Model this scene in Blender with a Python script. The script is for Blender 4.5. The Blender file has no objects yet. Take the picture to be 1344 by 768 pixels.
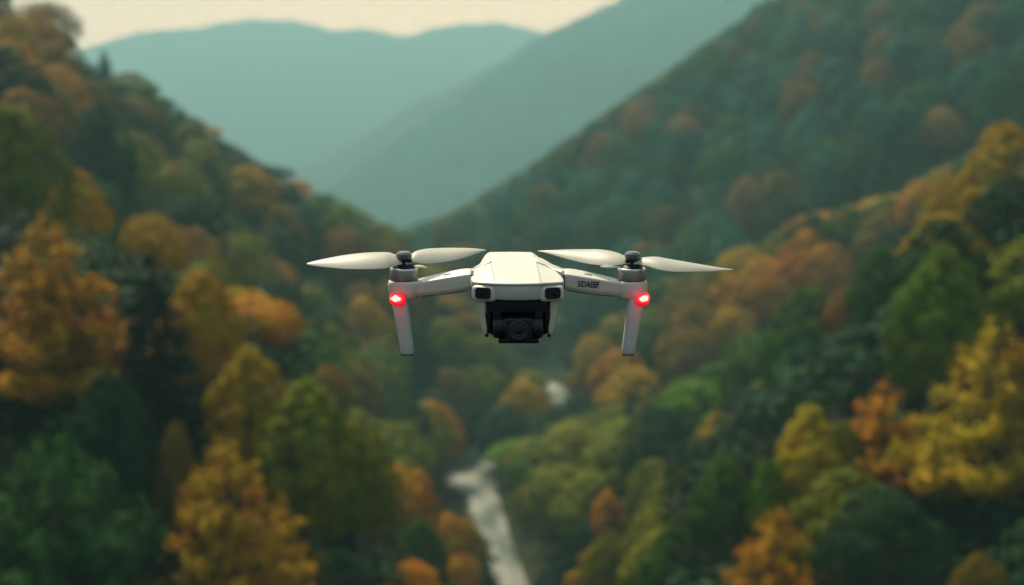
import bpy, bmesh, math, random
import numpy as np
from mathutils import Vector, Matrix, Euler
R = math.radians
random.seed(7); rng = np.random.default_rng(11)
S = bpy.context.scene
COL = S.collection

# ------------------------------------------------------------------ camera, sky, sun, exposure
HC = 60.0                       # camera height above the near river
F = 1867.0                      # focal length in pixels of the 1344 px wide photograph
HOR = 150.0                     # row of the horizon
PITCH = math.atan((384 - HOR) / F)
cam_d = bpy.data.cameras.new('camera'); cam = bpy.data.objects.new('camera', cam_d); COL.objects.link(cam)
cam.location = (0, 0, HC); cam.rotation_euler = (math.pi / 2 - PITCH, 0, 0)
cam_d.sensor_width = 36; cam_d.lens = 36 * F / 1344
cam_d.clip_start = 0.05; cam_d.clip_end = 30000
cam_d.dof.use_dof = True; cam_d.dof.focus_distance = 1.37; cam_d.dof.aperture_fstop = 4.8; cam_d.dof.aperture_blades = 0
S.camera = cam

SUN_EL, SUN_AZ = 55.0, -28.0     # azimuth from +Y (the view direction), negative = towards -X
w = bpy.data.worlds.new('World'); S.world = w; w.use_nodes = True
nt = w.node_tree; nt.nodes.clear()
sky = nt.nodes.new('ShaderNodeTexSky'); sky.sky_type = 'NISHITA'; sky.sun_disc = False
sky.sun_elevation = R(SUN_EL); sky.sun_rotation = R(SUN_AZ)
sky.altitude = 300; sky.air_density = 1.0; sky.dust_density = 6.0; sky.ozone_density = 1.0
# a thin cream overcast veil over the clear sky
veil = nt.nodes.new('ShaderNodeMix'); veil.data_type = 'RGBA'; veil.blend_type = 'MIX'
veil.inputs[0].default_value = 0.8
tc = nt.nodes.new('ShaderNodeTexCoord'); sp = nt.nodes.new('ShaderNodeSeparateXYZ')
ramp = nt.nodes.new('ShaderNodeValToRGB')
ramp.color_ramp.elements[0].position = 0.0; ramp.color_ramp.elements[0].color = (3.7, 1.85, .95, 1)
ramp.color_ramp.elements[1].position = 0.6; ramp.color_ramp.elements[1].color = (.26, .31, .32, 1)
e = ramp.color_ramp.elements.new(0.09); e.color = (3.6, 1.80, .92, 1)
e = ramp.color_ramp.elements.new(0.2); e.color = (.46, .45, .38, 1)
mul = nt.nodes.new('ShaderNodeVectorMath'); mul.operation = 'SCALE'; mul.inputs['Scale'].default_value = 11.5
bg = nt.nodes.new('ShaderNodeBackground'); bg.inputs[1].default_value = 0.12
wo = nt.nodes.new('ShaderNodeOutputWorld')
L = nt.links.new
ramp2 = nt.nodes.new('ShaderNodeValToRGB')       # the sky away from the low sun: grey-green and dimmer
ramp2.color_ramp.elements[0].position = 0; ramp2.color_ramp.elements[0].color = (.075, .10, .10, 1)
ramp2.color_ramp.elements[1].position = .6; ramp2.color_ramp.elements[1].color = (.26, .31, .32, 1)
azm = nt.nodes.new('ShaderNodeMapRange'); azm.interpolation_type = 'SMOOTHSTEP'; azm.inputs[1].default_value = .35; azm.inputs[2].default_value = .93
azx = nt.nodes.new('ShaderNodeMix'); azx.data_type = 'RGBA'
L(tc.outputs['Generated'], sp.inputs[0]); L(sp.outputs[2], ramp.inputs[0]); L(sp.outputs[2], ramp2.inputs[0]); L(sp.outputs[1], azm.inputs[0])
L(azm.outputs[0], azx.inputs[0]); L(ramp2.outputs[0], azx.inputs[6]); L(ramp.outputs[0], azx.inputs[7]); L(azx.outputs[2], mul.inputs[0])
L(sky.outputs[0], veil.inputs[6]); L(mul.outputs[0], veil.inputs[7]); L(veil.outputs[2], bg.inputs[0]); L(bg.outputs[0], wo.inputs[0])

sd = bpy.data.lights.new('sun', 'SUN'); sd.energy = 6.0; sd.angle = R(10); sd.color = (1.0, .87, .62)
sun = bpy.data.objects.new('sun', sd); COL.objects.link(sun)
dirv = Vector((math.sin(R(SUN_AZ)) * math.cos(R(SUN_EL)), math.cos(R(SUN_AZ)) * math.cos(R(SUN_EL)), math.sin(R(SUN_EL))))
sun.rotation_euler = (-dirv).to_track_quat('-Z', 'Y').to_euler(); sun.location = (0, 0, 200)

vs = S.view_settings; vs.view_transform = 'Standard'; vs.look = 'None'; vs.gamma = 1; vs.use_curve_mapping = False
vs.exposure = 0.68
cy = S.cycles
cy.max_bounces = 6; cy.diffuse_bounces = 2; cy.glossy_bounces = 3; cy.transmission_bounces = 4; cy.volume_bounces = 0
cy.transparent_max_bounces = 6; cy.use_denoising = True; cy.sample_clamp_indirect = 4

# ------------------------------------------------------------------ helpers
def link(o, parent=None):
    COL.objects.link(o)
    if parent is not None: o.parent = parent
    return o
def mesh_obj(name, verts, faces, mat, parent=None, smooth=False):
    me = bpy.data.meshes.new(name); me.from_pydata([tuple(v) for v in verts], [], [tuple(f) for f in faces]); me.update()
    if mat: me.materials.append(mat)
    if smooth: me.polygons.foreach_set('use_smooth', [True] * len(me.polygons))
    return link(bpy.data.objects.new(name, me), parent)
def bm_obj(name, bm, mat, parent=None, smooth=True, angle=35):
    bmesh.ops.recalc_face_normals(bm, faces=bm.faces)
    me = bpy.data.meshes.new(name); bm.to_mesh(me); bm.free()
    if mat: me.materials.append(mat)
    if smooth:
        me.polygons.foreach_set('use_smooth', [True] * len(me.polygons))
        if angle: me.set_sharp_from_angle(angle=R(angle))
    return link(bpy.data.objects.new(name, me), parent)
def empty(name, loc=(0, 0, 0)):
    o = bpy.data.objects.new(name, None); o.location = loc; o.empty_display_size = .2; return link(o)
def tag(o, label=None, cat=None, group=None, kind=None):
    if label: o['label'] = label
    if cat: o['category'] = cat
    if group: o['group'] = group
    if kind: o['kind'] = kind
    return o
def material(name):
    m = bpy.data.materials.new(name); m.use_nodes = True
    return m, m.node_tree, m.node_tree.nodes['Principled BSDF']
def node(t, typ, **kw):
    n = t.nodes.new(typ)
    for k, v in kw.items(): setattr(n, k, v)
    return n
def plain(name, col, rough=.5, metal=0, noise=0.0, nscale=300, bump=0.0, coat=0, spec=.5):
    m, t, b = material(name)
    b.inputs['Roughness'].default_value = rough; b.inputs['Metallic'].default_value = metal
    b.inputs['Base Color'].default_value = (*col, 1); b.inputs['Coat Weight'].default_value = coat
    b.inputs['Specular IOR Level'].default_value = spec
    if noise or bump:
        tcn = node(t, 'ShaderNodeTexCoord'); n = node(t, 'ShaderNodeTexNoise'); n.inputs['Scale'].default_value = nscale; n.inputs['Detail'].default_value = 5
        t.links.new(tcn.outputs['Object'], n.inputs['Vector'])
        if noise:
            r = node(t, 'ShaderNodeValToRGB')
            r.color_ramp.elements[0].position = .35; r.color_ramp.elements[1].position = .7
            r.color_ramp.elements[0].color = (*[c * (1 - noise) for c in col], 1); r.color_ramp.elements[1].color = (*col, 1)
            t.links.new(n.outputs[0], r.inputs[0]); t.links.new(r.outputs[0], b.inputs['Base Color'])
        if bump:
            bp = node(t, 'ShaderNodeBump'); bp.inputs['Strength'].default_value = bump; bp.inputs['Distance'].default_value = .0003
            t.links.new(n.outputs[0], bp.inputs['Height']); t.links.new(bp.outputs[0], b.inputs['Normal'])
    return m

# ------------------------------------------------------------------ photo pixel -> world
cp, sp_ = math.cos(PITCH), math.sin(PITCH)
def ray(u, v):
    x, yy, z = (u - 672) / F, (384 - v) / F, 1.0
    return np.array([x, z * cp + yy * sp_, -z * sp_ + yy * cp])
def P(u, v, d):
    r = ray(u, v); return np.array([0, 0, HC]) + r * (d / r[1])
def proj(p):
    x, y, z = p[0], p[1], p[2] - HC
    dep = y * cp - z * sp_; up = y * sp_ + z * cp
    return 672 + F * x / dep, 384 - F * up / dep, dep

# ------------------------------------------------------------------ terrain
riv = np.array([(1, 40), (1, 90), (2, 140), (2, 165), (-0.3, 181), (-3.3, 204), (-6.3, 224), (-7.4, 241), (-2, 256), (8, 270), (12.5, 284), (11, 300), (7, 318), (-4, 345), (-30, 400), (-62, 470), (-100, 560), (-150, 700), (-210, 900), (-280, 1200), (-400, 1600), (-600, 2300), (-700, 3400)], float)
def spur(pts, slope, th=9.0, raw=None):
    a = [P(u, v, d) - np.array([0, 0, th]) for u, v, d in pts]
    return np.array(a), slope
SP = [
 spur([(-200, -150, 220), (60, 5, 262), (130, 85, 280), (230, 160, 300), (300, 212, 315), (400, 262, 322), (500, 302, 318), (560, 368, 308), (640, 450, 292), (690, 510, 280), (705, 545, 272)], .72),
 spur([(-300, -60, 95), (-100, 90, 100), (0, 150, 108), (150, 250, 118), (300, 380, 132), (400, 500, 146), (500, 575, 158), (590, 690, 165)], .62, 11),
 spur([(1600, -20, 118), (1344, 170, 138), (1200, 300, 150), (1060, 395, 165), (950, 500, 196), (860, 540, 215), (780, 560, 232), (690, 605, 236)], .55, 15),
 spur([(1800, 640, 95), (1400, 620, 105), (1240, 640, 112), (1300, 770, 80), (1165, 900, 70), (1018, 850, 74), (950, 780, 102), (900, 745, 122), (870, 705, 142)], .5, 0),
 spur([(1600, 60, 240), (1344, 175, 262), (1180, 268, 282), (1060, 300, 292), (940, 362, 300), (870, 382, 305), (800, 440, 308), (752, 495, 308)], .60, 8),
 spur([(1700, -330, 430), (1344, -200, 500), (1200, -120, 580), (1020, 0, 700), (900, 90, 820), (800, 158, 940), (700, 228, 1070), (600, 288, 1220), (530, 312, 1340), (470, 330, 1440)], .56, 25),
 spur([(1500, -150, 2812), (1100, -120, 2902), (950, -75, 3033), (800, 0, 3168), (700, 62, 3230), (600, 135, 3297), (520, 190, 3362), (440, 250, 3426), (380, 285, 3518)], .50, 30),
 spur([(-900, -40, 5469), (-300, 60, 5469), (-60, 110, 5469), (60, 92, 5469), (120, 68, 5469), (200, 45, 5506), (270, 29, 5546), (340, 23, 5546), (400, 33, 5506), (440, 41, 5469), (490, 36, 5469), (540, 43, 5429), (580, 34, 5469), (630, 31, 5469), (680, 37, 5469), (725, 40, 5469), (800, 30, 5469), (1000, 0, 5469), (1500, -60, 5469)], .24, 3),
]
def seg_dist(X, Y, a, b):
    dx, dy = b[0] - a[0], b[1] - a[1]; l2 = dx * dx + dy * dy
    t = np.clip(((X - a[0]) * dx + (Y - a[1]) * dy) / l2, 0, 1)
    return np.hypot(X - a[0] - t * dx, Y - a[1] - t * dy), t
def river_dist(X, Y):
    d = np.full(np.shape(X), 1e9)
    for a, b in zip(riv[:-1], riv[1:]): d = np.minimum(d, seg_dist(X, Y, a, b)[0])
    return d
def valley_z(Y): return -0.09 * np.clip(Y - 330, 0, 1800)
def ground(X, Y):
    X = np.asarray(X, float); Y = np.asarray(Y, float)
    dr = river_dist(X, Y); base = valley_z(Y)
    zf = base + .8 + .03 * np.clip(dr, 0, 200)
    k = 3.0; acc = np.exp(zf / k - 20)
    m = zf.copy(); hs = [zf]
    for pts, sl in SP:
        h = np.full(X.shape, -1e9)
        for a, b in zip(pts[:-1], pts[1:]):
            d, t = seg_dist(X, Y, a, b)
            h = np.maximum(h, a[2] + (b[2] - a[2]) * t - sl * (np.sqrt(d * d + 36) - 6))
        hs.append(h)
    hs = np.array(hs); mx = hs.max(0)
    z = mx + k * np.log(np.exp((hs - mx) / k).sum(0)) - 0.0
    # undulation away from the river
    am = np.clip((dr - 8) / 40, 0, 1)
    und = np.sin(X * .11 + 1.3) * np.cos(Y * .09 + .4) * 1.4 + np.sin(X * .043 - Y * .05) * 2.0 + np.sin((X + Y) * .27) * .4
    z = z + und * am
    big = np.clip((Y - 1600) / 500, 0, 1)
    z = z + big * (np.sin(X * .009 + Y * .005) * 10 + np.sin(X * .023 - Y * .01) * 5 + np.sin(X * .05 + Y * .04) * 3)
    rw = np.interp(Y, [190, 212, 245, 262, 290, 320], [.5, 1.5, 3.6, 2.2, 2.6, .4])
    lim = base - 1.6 + (0.9 + 2.2 * np.clip((150 - Y) / 60, 0, 1)) * np.clip(dr - rw, 0, 1e9)
    return np.minimum(z, lim)
GX0, GY0, GST = -1000.0, 20.0, 2.0
GG = ground(*np.meshgrid(np.arange(GX0, 1200, GST), np.arange(GY0, 3500, GST)))
def gfast(X, Y):
    a = np.clip((np.asarray(X, float) - GX0) / GST, 0, GG.shape[1] - 1.001); b_ = np.clip((np.asarray(Y, float) - GY0) / GST, 0, GG.shape[0] - 1.001)
    i, j = a.astype(int), b_.astype(int); fa, fb = a - i, b_ - j
    return (GG[j, i] * (1 - fa) + GG[j, i + 1] * fa) * (1 - fb) + (GG[j + 1, i] * (1 - fa) + GG[j + 1, i + 1] * fa) * fb
def gz(x, y): return float(gfast(x, y))

def axis(lo, hi, fine_lo, fine_hi, step, grow=1.12, cap=14):
    a = list(np.arange(fine_lo, fine_hi, step)); s = step; v = a[-1]
    while v < hi: s = min(s * grow, cap); v += s; a.append(v)
    s = step; v = fine_lo
    while v > lo: s = min(s * grow, cap); v -= s; a.insert(0, v)
    return np.array(a)
ax = axis(-2900, 2900, -110, 150, 2.5, cap=34); ay = axis(-120, 5900, 40, 520, 2.5, cap=34)
XX, YY = np.meshgrid(ax, ay); ZZ = ground(XX, YY)
nx, ny = len(ax), len(ay)
idx = np.arange(nx * ny).reshape(ny, nx)
fcs = np.stack([idx[:-1, :-1], idx[:-1, 1:], idx[1:, 1:], idx[1:, :-1]], -1).reshape(-1, 4)
m, t, b = material('forest_floor'); b.inputs['Roughness'].default_value = .95; b.inputs['Specular IOR Level'].default_value = .1
tcn = node(t, 'ShaderNodeTexCoord'); n1 = node(t, 'ShaderNodeTexNoise'); n1.inputs['Scale'].default_value = .12; n1.inputs['Detail'].default_value = 9; n1.inputs['Roughness'].default_value = .65
r = node(t, 'ShaderNodeValToRGB'); cr = r.color_ramp
cr.elements[0].position = .32; cr.elements[0].color = (.008, .018, .009, 1); cr.elements[1].position = .72; cr.elements[1].color = (.040, .026, .010, 1)
e = cr.elements.new(.5); e.color = (.016, .026, .010, 1)
bp = node(t, 'ShaderNodeBump'); bp.inputs['Strength'].default_value = 1; bp.inputs['Distance'].default_value = 2.5
t.links.new(tcn.outputs['Object'], n1.inputs['Vector']); t.links.new(n1.outputs[0], r.inputs[0]); t.links.new(r.outputs[0], b.inputs['Base Color'])
t.links.new(n1.outputs[0], bp.inputs['Height']); t.links.new(bp.outputs[0], b.inputs['Normal'])
terrain = mesh_obj('terrain', np.stack([XX, YY, ZZ], -1).reshape(-1, 3), fcs, m, smooth=True); tag(terrain, kind='structure')

# river: a winding sheet that follows the bed
def resample(pts, step):
    out = [pts[0]]
    for a, b in zip(pts[:-1], pts[1:]):
        n = max(1, int(np.hypot(*(b - a)) / step))
        for i in range(1, n + 1): out.append(a + (b - a) * i / n)
    return np.array(out)
rc = resample(riv, 3.0)
for _ in range(4): rc[1:-1] = (rc[:-2] + 2 * rc[1:-1] + rc[2:]) / 4
tan = np.gradient(rc, axis=0); tan /= np.hypot(tan[:, 0], tan[:, 1])[:, None]; nor = np.stack([-tan[:, 1], tan[:, 0]], 1)
vv, ff = [], []
offs = np.linspace(-7, 7, 9)
for i, (c, n) in enumerate(zip(rc, nor)):
    zb = float(valley_z(c[1])) - .25
    for o in offs:
        q = c + n * o; vv.append((q[0], q[1], zb))
for i in range(len(rc) - 1):
    for j in range(8): a = i * 9 + j; ff.append((a, a + 1, a + 10, a + 9))
m, t, b = material('river_water'); b.inputs['Roughness'].default_value = .12; b.inputs['Base Color'].default_value = (.02, .035, .03, 1)
tcn = node(t, 'ShaderNodeTexCoord'); mp = node(t, 'ShaderNodeMapping'); mp.inputs['Scale'].default_value = (.22, .085, 1)
n1 = node(t, 'ShaderNodeTexNoise'); n1.inputs['Scale'].default_value = 1; n1.inputs['Detail'].default_value = 3; n1.inputs['Roughness'].default_value = .6
r = node(t, 'ShaderNodeValToRGB'); cr = r.color_ramp; cr.elements[0].position = .34; cr.elements[0].color = (.05, .065, .052, 1); cr.elements[1].position = .85; cr.elements[1].color = (.22, .225, .18, 1)
r2 = node(t, 'ShaderNodeValToRGB'); cr = r2.color_ramp; cr.elements[0].position = .42; cr.elements[0].color = (.28, .28, .28, 1); cr.elements[1].position = .62; cr.elements[1].color = (.6, .6, .6, 1)
bp = node(t, 'ShaderNodeBump'); bp.inputs['Strength'].default_value = .25; bp.inputs['Distance'].default_value = .3
for p_, q_ in ((tcn.outputs['Object'], mp.inputs[0]), (mp.outputs[0], n1.inputs['Vector']), (n1.outputs[0], r.inputs[0]), (n1.outputs[0], r2.inputs[0]), (r.outputs[0], b.inputs['Base Color']), (r2.outputs[0], b.inputs['Roughness']), (n1.outputs[0], bp.inputs['Height']), (bp.outputs[0], b.inputs['Normal'])): t.links.new(p_, q_)
tag(mesh_obj('river', vv, ff, m, smooth=True), kind='structure')

# ------------------------------------------------------------------ trees
def leaf_mat(name, rough=.6):
    m, t, b = material(name); b.inputs['Roughness'].default_value = rough; b.inputs['Specular IOR Level'].default_value = .04
    oi = node(t, 'ShaderNodeObjectInfo'); tcn = node(t, 'ShaderNodeTexCoord'); geo = node(t, 'ShaderNodeNewGeometry')
    n1 = node(t, 'ShaderNodeTexNoise'); n1.inputs['Scale'].default_value = 4.5; n1.inputs['Detail'].default_value = 3
    ad = node(t, 'ShaderNodeVectorMath', operation='ADD'); t.links.new(tcn.outputs['Object'], ad.inputs[0]); t.links.new(oi.outputs['Location'], ad.inputs[1]); t.links.new(ad.outputs[0], n1.inputs['Vector'])
    hs = node(t, 'ShaderNodeHueSaturation')
    mr = node(t, 'ShaderNodeMapRange'); mr.inputs[1].default_value = .3; mr.inputs[2].default_value = .7; mr.inputs[3].default_value = .478; mr.inputs[4].default_value = .525
    mv = node(t, 'ShaderNodeMapRange'); mv.inputs[3].default_value = .6; mv.inputs[4].default_value = 1.35
    t.links.new(n1.outputs[0], mr.inputs[0]); t.links.new(mr.outputs[0], hs.inputs['Hue'])
    t.links.new(geo.outputs['Random Per Island'], mv.inputs[0]); t.links.new(mv.outputs[0], hs.inputs['Value'])
    t.links.new(oi.outputs['Color'], hs.inputs['Color']); t.links.new(hs.outputs[0], b.inputs['Base Color'])
    tr = node(t, 'ShaderNodeBsdfTranslucent'); t.links.new(hs.outputs[0], tr.inputs[0])
    mx = node(t, 'ShaderNodeMixShader'); mx.inputs[0].default_value = .12
    out = t.nodes['Material Output']; t.links.new(b.outputs[0], mx.inputs[1]); t.links.new(tr.outputs[0], mx.inputs[2]); t.links.new(mx.outputs[0], out.inputs[0])
    return m
LEAF = leaf_mat('leaves')
BARK = plain('bark', (.035, .027, .02), .9, noise=.5, nscale=3)

def leaves_mesh(name, C, N, size, jit=.55, seed=0):
    g = np.random.default_rng(seed); n = len(C)
    nrm = N + g.normal(0, jit, (n, 3)); nrm /= np.linalg.norm(nrm, axis=1)[:, None] + 1e-9
    a = np.cross(nrm, g.normal(0, 1, (n, 3))); a /= np.linalg.norm(a, axis=1)[:, None] + 1e-9
    b = np.cross(nrm, a); s = (size * g.uniform(.6, 1.3, n))[:, None]
    V = np.stack([C - a * s, C - b * s * .6 + nrm * s * .12, C + a * s, C + b * s * .6 + nrm * s * .12], 1).reshape(-1, 3)
    Fc = np.arange(4 * n).reshape(n, 4)
    me = bpy.data.meshes.new(name); me.vertices.add(4 * n); me.vertices.foreach_set('co', V.ravel())
    me.loops.add(4 * n); me.loops.foreach_set('vertex_index', Fc.ravel()); me.polygons.add(n); me.polygons.foreach_set('loop_start', np.arange(0, 4 * n, 4))
    me.update(calc_edges=True); me.materials.append(LEAF); return me
def tube(pts, radii, sides=6):
    V, Fc = [], []
    for i, (p, r_) in enumerate(zip(pts, radii)):
        p = Vector(p); q = Vector(pts[min(i + 1, len(pts) - 1)]) - Vector(pts[max(i - 1, 0)]); q.normalize()
        u = q.orthogonal().normalized(); v_ = q.cross(u)
        for k in range(sides):
            an = 2 * math.pi * k / sides; V.append(p + (u * math.cos(an) + v_ * math.sin(an)) * r_)
    for i in range(len(pts) - 1):
        for k in range(sides): k2 = (k + 1) % sides; Fc.append((i * sides + k, i * sides + k2, (i + 1) * sides + k2, (i + 1) * sides + k))
    return V, Fc
def trunk_mesh(limbs, name='trunk'):
    V, Fc = [], []
    for pts, rr in limbs:
        v_, f_ = tube(pts, rr); o = len(V); V += v_; Fc += [tuple(i + o for i in f) for f in f_]
    me = bpy.data.meshes.new(name); me.from_pydata([tuple(v) for v in V], [], Fc); me.update(); me.materials.append(BARK)
    me.polygons.foreach_set('use_smooth', [True] * len(me.polygons)); return me

def blob_tree(seed, zlo, rad, nb, nl, leaf, point=0.0, br=.15, lump=.16):
    """crown of many leaf clumps set round an uneven dome, radius `rad` for height 1; point > 0 draws the top out"""
    g = np.random.default_rng(seed); cen, rr, gn = [], [], []
    hz_ = (1 - zlo) / 2; zc = zlo + hz_; ph = g.uniform(0, 6.28, 4)
    for i in range(nb):
        t_ = (i + .5) / nb; cz = 1 - 1.72 * t_; an = i * 2.39996 + g.uniform(-.35, .35)
        cr_ = math.sqrt(max(0, 1 - cz * cz)); shrink = (1 - max(0, cz)) ** (point * .55) if cz < 1 else .2
        w_ = 1 + lump * (math.sin(2 * an + ph[0]) + .7 * math.sin(3 * an + ph[1] + cz * 3)) * .5 + g.uniform(-lump, lump) * .45
        rb = br * g.uniform(.75, 1.3) * (1 - .35 * point * max(0, cz))
        q = np.array([(rad * w_ - rb * .7) * cr_ * shrink * math.cos(an), (rad * w_ - rb * .7) * cr_ * shrink * math.sin(an), zc + (hz_ - rb * .55) * cz * (1 + g.uniform(-.06, .06))])
        cen.append(q); rr.append(rb); n_ = np.array([cr_ * math.cos(an), cr_ * math.sin(an), cz + .25]); gn.append(n_ / np.linalg.norm(n_))
    cen = np.array(cen); rr = np.array(rr); gn = np.array(gn)
    k = g.choice(nb, nl, p=(rr ** 2) / (rr ** 2).sum()); d = g.normal(0, 1, (nl, 3)) + gn[k] * 1.1; d /= np.linalg.norm(d, axis=1)[:, None]
    C = cen[k] + d * (rr[k] * g.uniform(.80, 1.06, nl))[:, None] * np.array([1.1, 1.1, .95])
    limbs = [([(0, 0, -.12), (0.004, 0, .1), (.01, .004, zlo + .1), (0, .01, .62), (0, 0, .86)], [.026, .02, .016, .009, .003])]
    for q in cen[g.choice(nb, min(9, nb), replace=False)]:
        zb = max(.12, q[2] - .22); limbs.append(([(0, 0, zb), (q[0] * .5, q[1] * .5, zb + (q[2] - zb) * .45), tuple(q)], [.010, .006, .002]))
    return leaves_mesh('crown', C, d * .6 + gn[k] * .5, leaf, .38, seed), trunk_mesh(limbs)
def tier_tree(seed, zlo, rad, tiers, per, nl, leaf, power=.85, lift=.10, droop=0.0, flat=.035):
    """pointed crown of leafy branches that stand out in tiers"""
    g = np.random.default_rng(seed); C, N = [], []; limbs = [([(0, 0, -.12), (0, 0, .3), (.004, 0, .65), (0, 0, .97)], [.024, .017, .009, .002])]
    br = []
    for i in range(tiers):
        t_ = (i + g.uniform(0, .8)) / tiers; z = zlo + (.97 - zlo) * t_
        for j in range(max(3, int(per * (1 - t_ * .55)))):
            an = g.uniform(0, 2 * math.pi); ln = rad * (1 - t_) ** power * g.uniform(.62, 1.12) + .02
            br.append((z + g.normal(0, .015), an, ln))
    W = np.array([b_[2] ** 1.5 for b_ in br]); W /= W.sum(); cnt = np.maximum(6, (W * nl).astype(int))
    for (z, an, ln), c in zip(br, cnt):
        s = g.uniform(.12, 1, c) ** .62; side = g.normal(0, 1, c) * ln * .20 * (1.12 - s); up = g.normal(0, 1, c) * flat * (1.1 - s * .5)
        zz = z + lift * ln * 2.2 * s - droop * ln * s * s + up
        ca, sa = math.cos(an), math.sin(an)
        C.append(np.stack([ca * ln * s - sa * side, sa * ln * s + ca * side, zz], 1))
        N.append(np.stack([ca * .55 + 0 * s, sa * .55 + 0 * s, .8 + 0 * s], 1))
        if ln > rad * .45: limbs.append(([(0, 0, z - .01), (ca * ln * .55, sa * ln * .55, z + lift * ln * 1.2 - droop * ln * .3), (ca * ln * .95, sa * ln * .95, z + lift * ln * 2.1 - droop * ln * .9)], [.006, .004, .001]))
    return leaves_mesh('crown', np.concatenate(C), np.concatenate(N), leaf, .55, seed), trunk_mesh(limbs)

PROTO = {
 'round': [blob_tree(s, .10, .42, 30, 3600, .024) for s in (1, 2, 3, 4)],
 'egg':   [blob_tree(s, .06, .34, 36, 3800, .022, point=.6, br=.12) for s in (5, 6, 7)],
 'round_big': [blob_tree(s, .08, .42, 60, 12000, .015, br=.11) for s in (8, 9)],
 'egg_big':   [blob_tree(s, .05, .34, 80, 13000, .0145, point=.6, br=.085) for s in (10, 11, 12)],
 'tier':  [tier_tree(s, .10, .40, 17, 9, 13000, .0125, .8, .12) for s in (13, 14, 15)],
 'bushy': [tier_tree(s, .04, .42, 16, 12, 14000, .0125, .62, .16, flat=.05) for s in (16, 17)],
 'spruce': [tier_tree(s, .05, .22, 24, 11, 9000, .014, .62, .0, .22, .018) for s in (18, 19)],
}
for k_, lst in PROTO.items():
    PROTO[k_] = [(c, t_, float(np.percentile([math.hypot(v.co.x, v.co.y) for v in c.vertices], 93))) for c, t_ in lst]
NAME = {'round': 'broadleaf_tree', 'egg': 'broadleaf_tree', 'round_big': 'broadleaf_tree', 'egg_big': 'broadleaf_tree', 'tier': 'broadleaf_tree', 'bushy': 'broadleaf_tree', 'spruce': 'conifer_tree'}
PAL = {
 'orange': (.54, .225, .004), 'bright': (.66, .285, .004), 'gold': (.48, .280, .004), 'yellow': (.53, .355, .005), 'olive': (.185, .200, .008),
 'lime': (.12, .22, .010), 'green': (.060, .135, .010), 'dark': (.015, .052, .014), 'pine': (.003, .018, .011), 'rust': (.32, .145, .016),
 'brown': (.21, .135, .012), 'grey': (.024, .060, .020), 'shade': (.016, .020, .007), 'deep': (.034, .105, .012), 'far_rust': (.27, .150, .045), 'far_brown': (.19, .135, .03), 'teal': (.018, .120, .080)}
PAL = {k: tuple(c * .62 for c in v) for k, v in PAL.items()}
ALL = []
def tree(x, y, h, wid, kind, colr, var=None, rz=None, label=None, group=None, jit=.12):
    lst = PROTO[kind]; c, t_, rx = lst[(random.randrange(len(lst)) if var is None else var) % len(lst)]
    o = empty(NAME[kind], (x, y, gz(x, y))); o.rotation_euler = (random.uniform(-.03, .03), random.uniform(-.03, .03), random.uniform(0, 6.28) if rz is None else rz)
    s = wid / (2 * rx); o.scale = (s, s, h)
    cr_ = link(bpy.data.objects.new('crown', c), o); link(bpy.data.objects.new('trunk', t_), o)
    base = PAL[colr]; f = 1 + random.uniform(-jit, jit); cr_.color = (base[0] * f * random.uniform(.9, 1.1), base[1] * f, base[2] * f, 1)
    tag(o, label, 'tree', group); ALL.append(dict(o=o, x=x, y=y, z=o.location.z, h=h, w=wid)); return o

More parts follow.
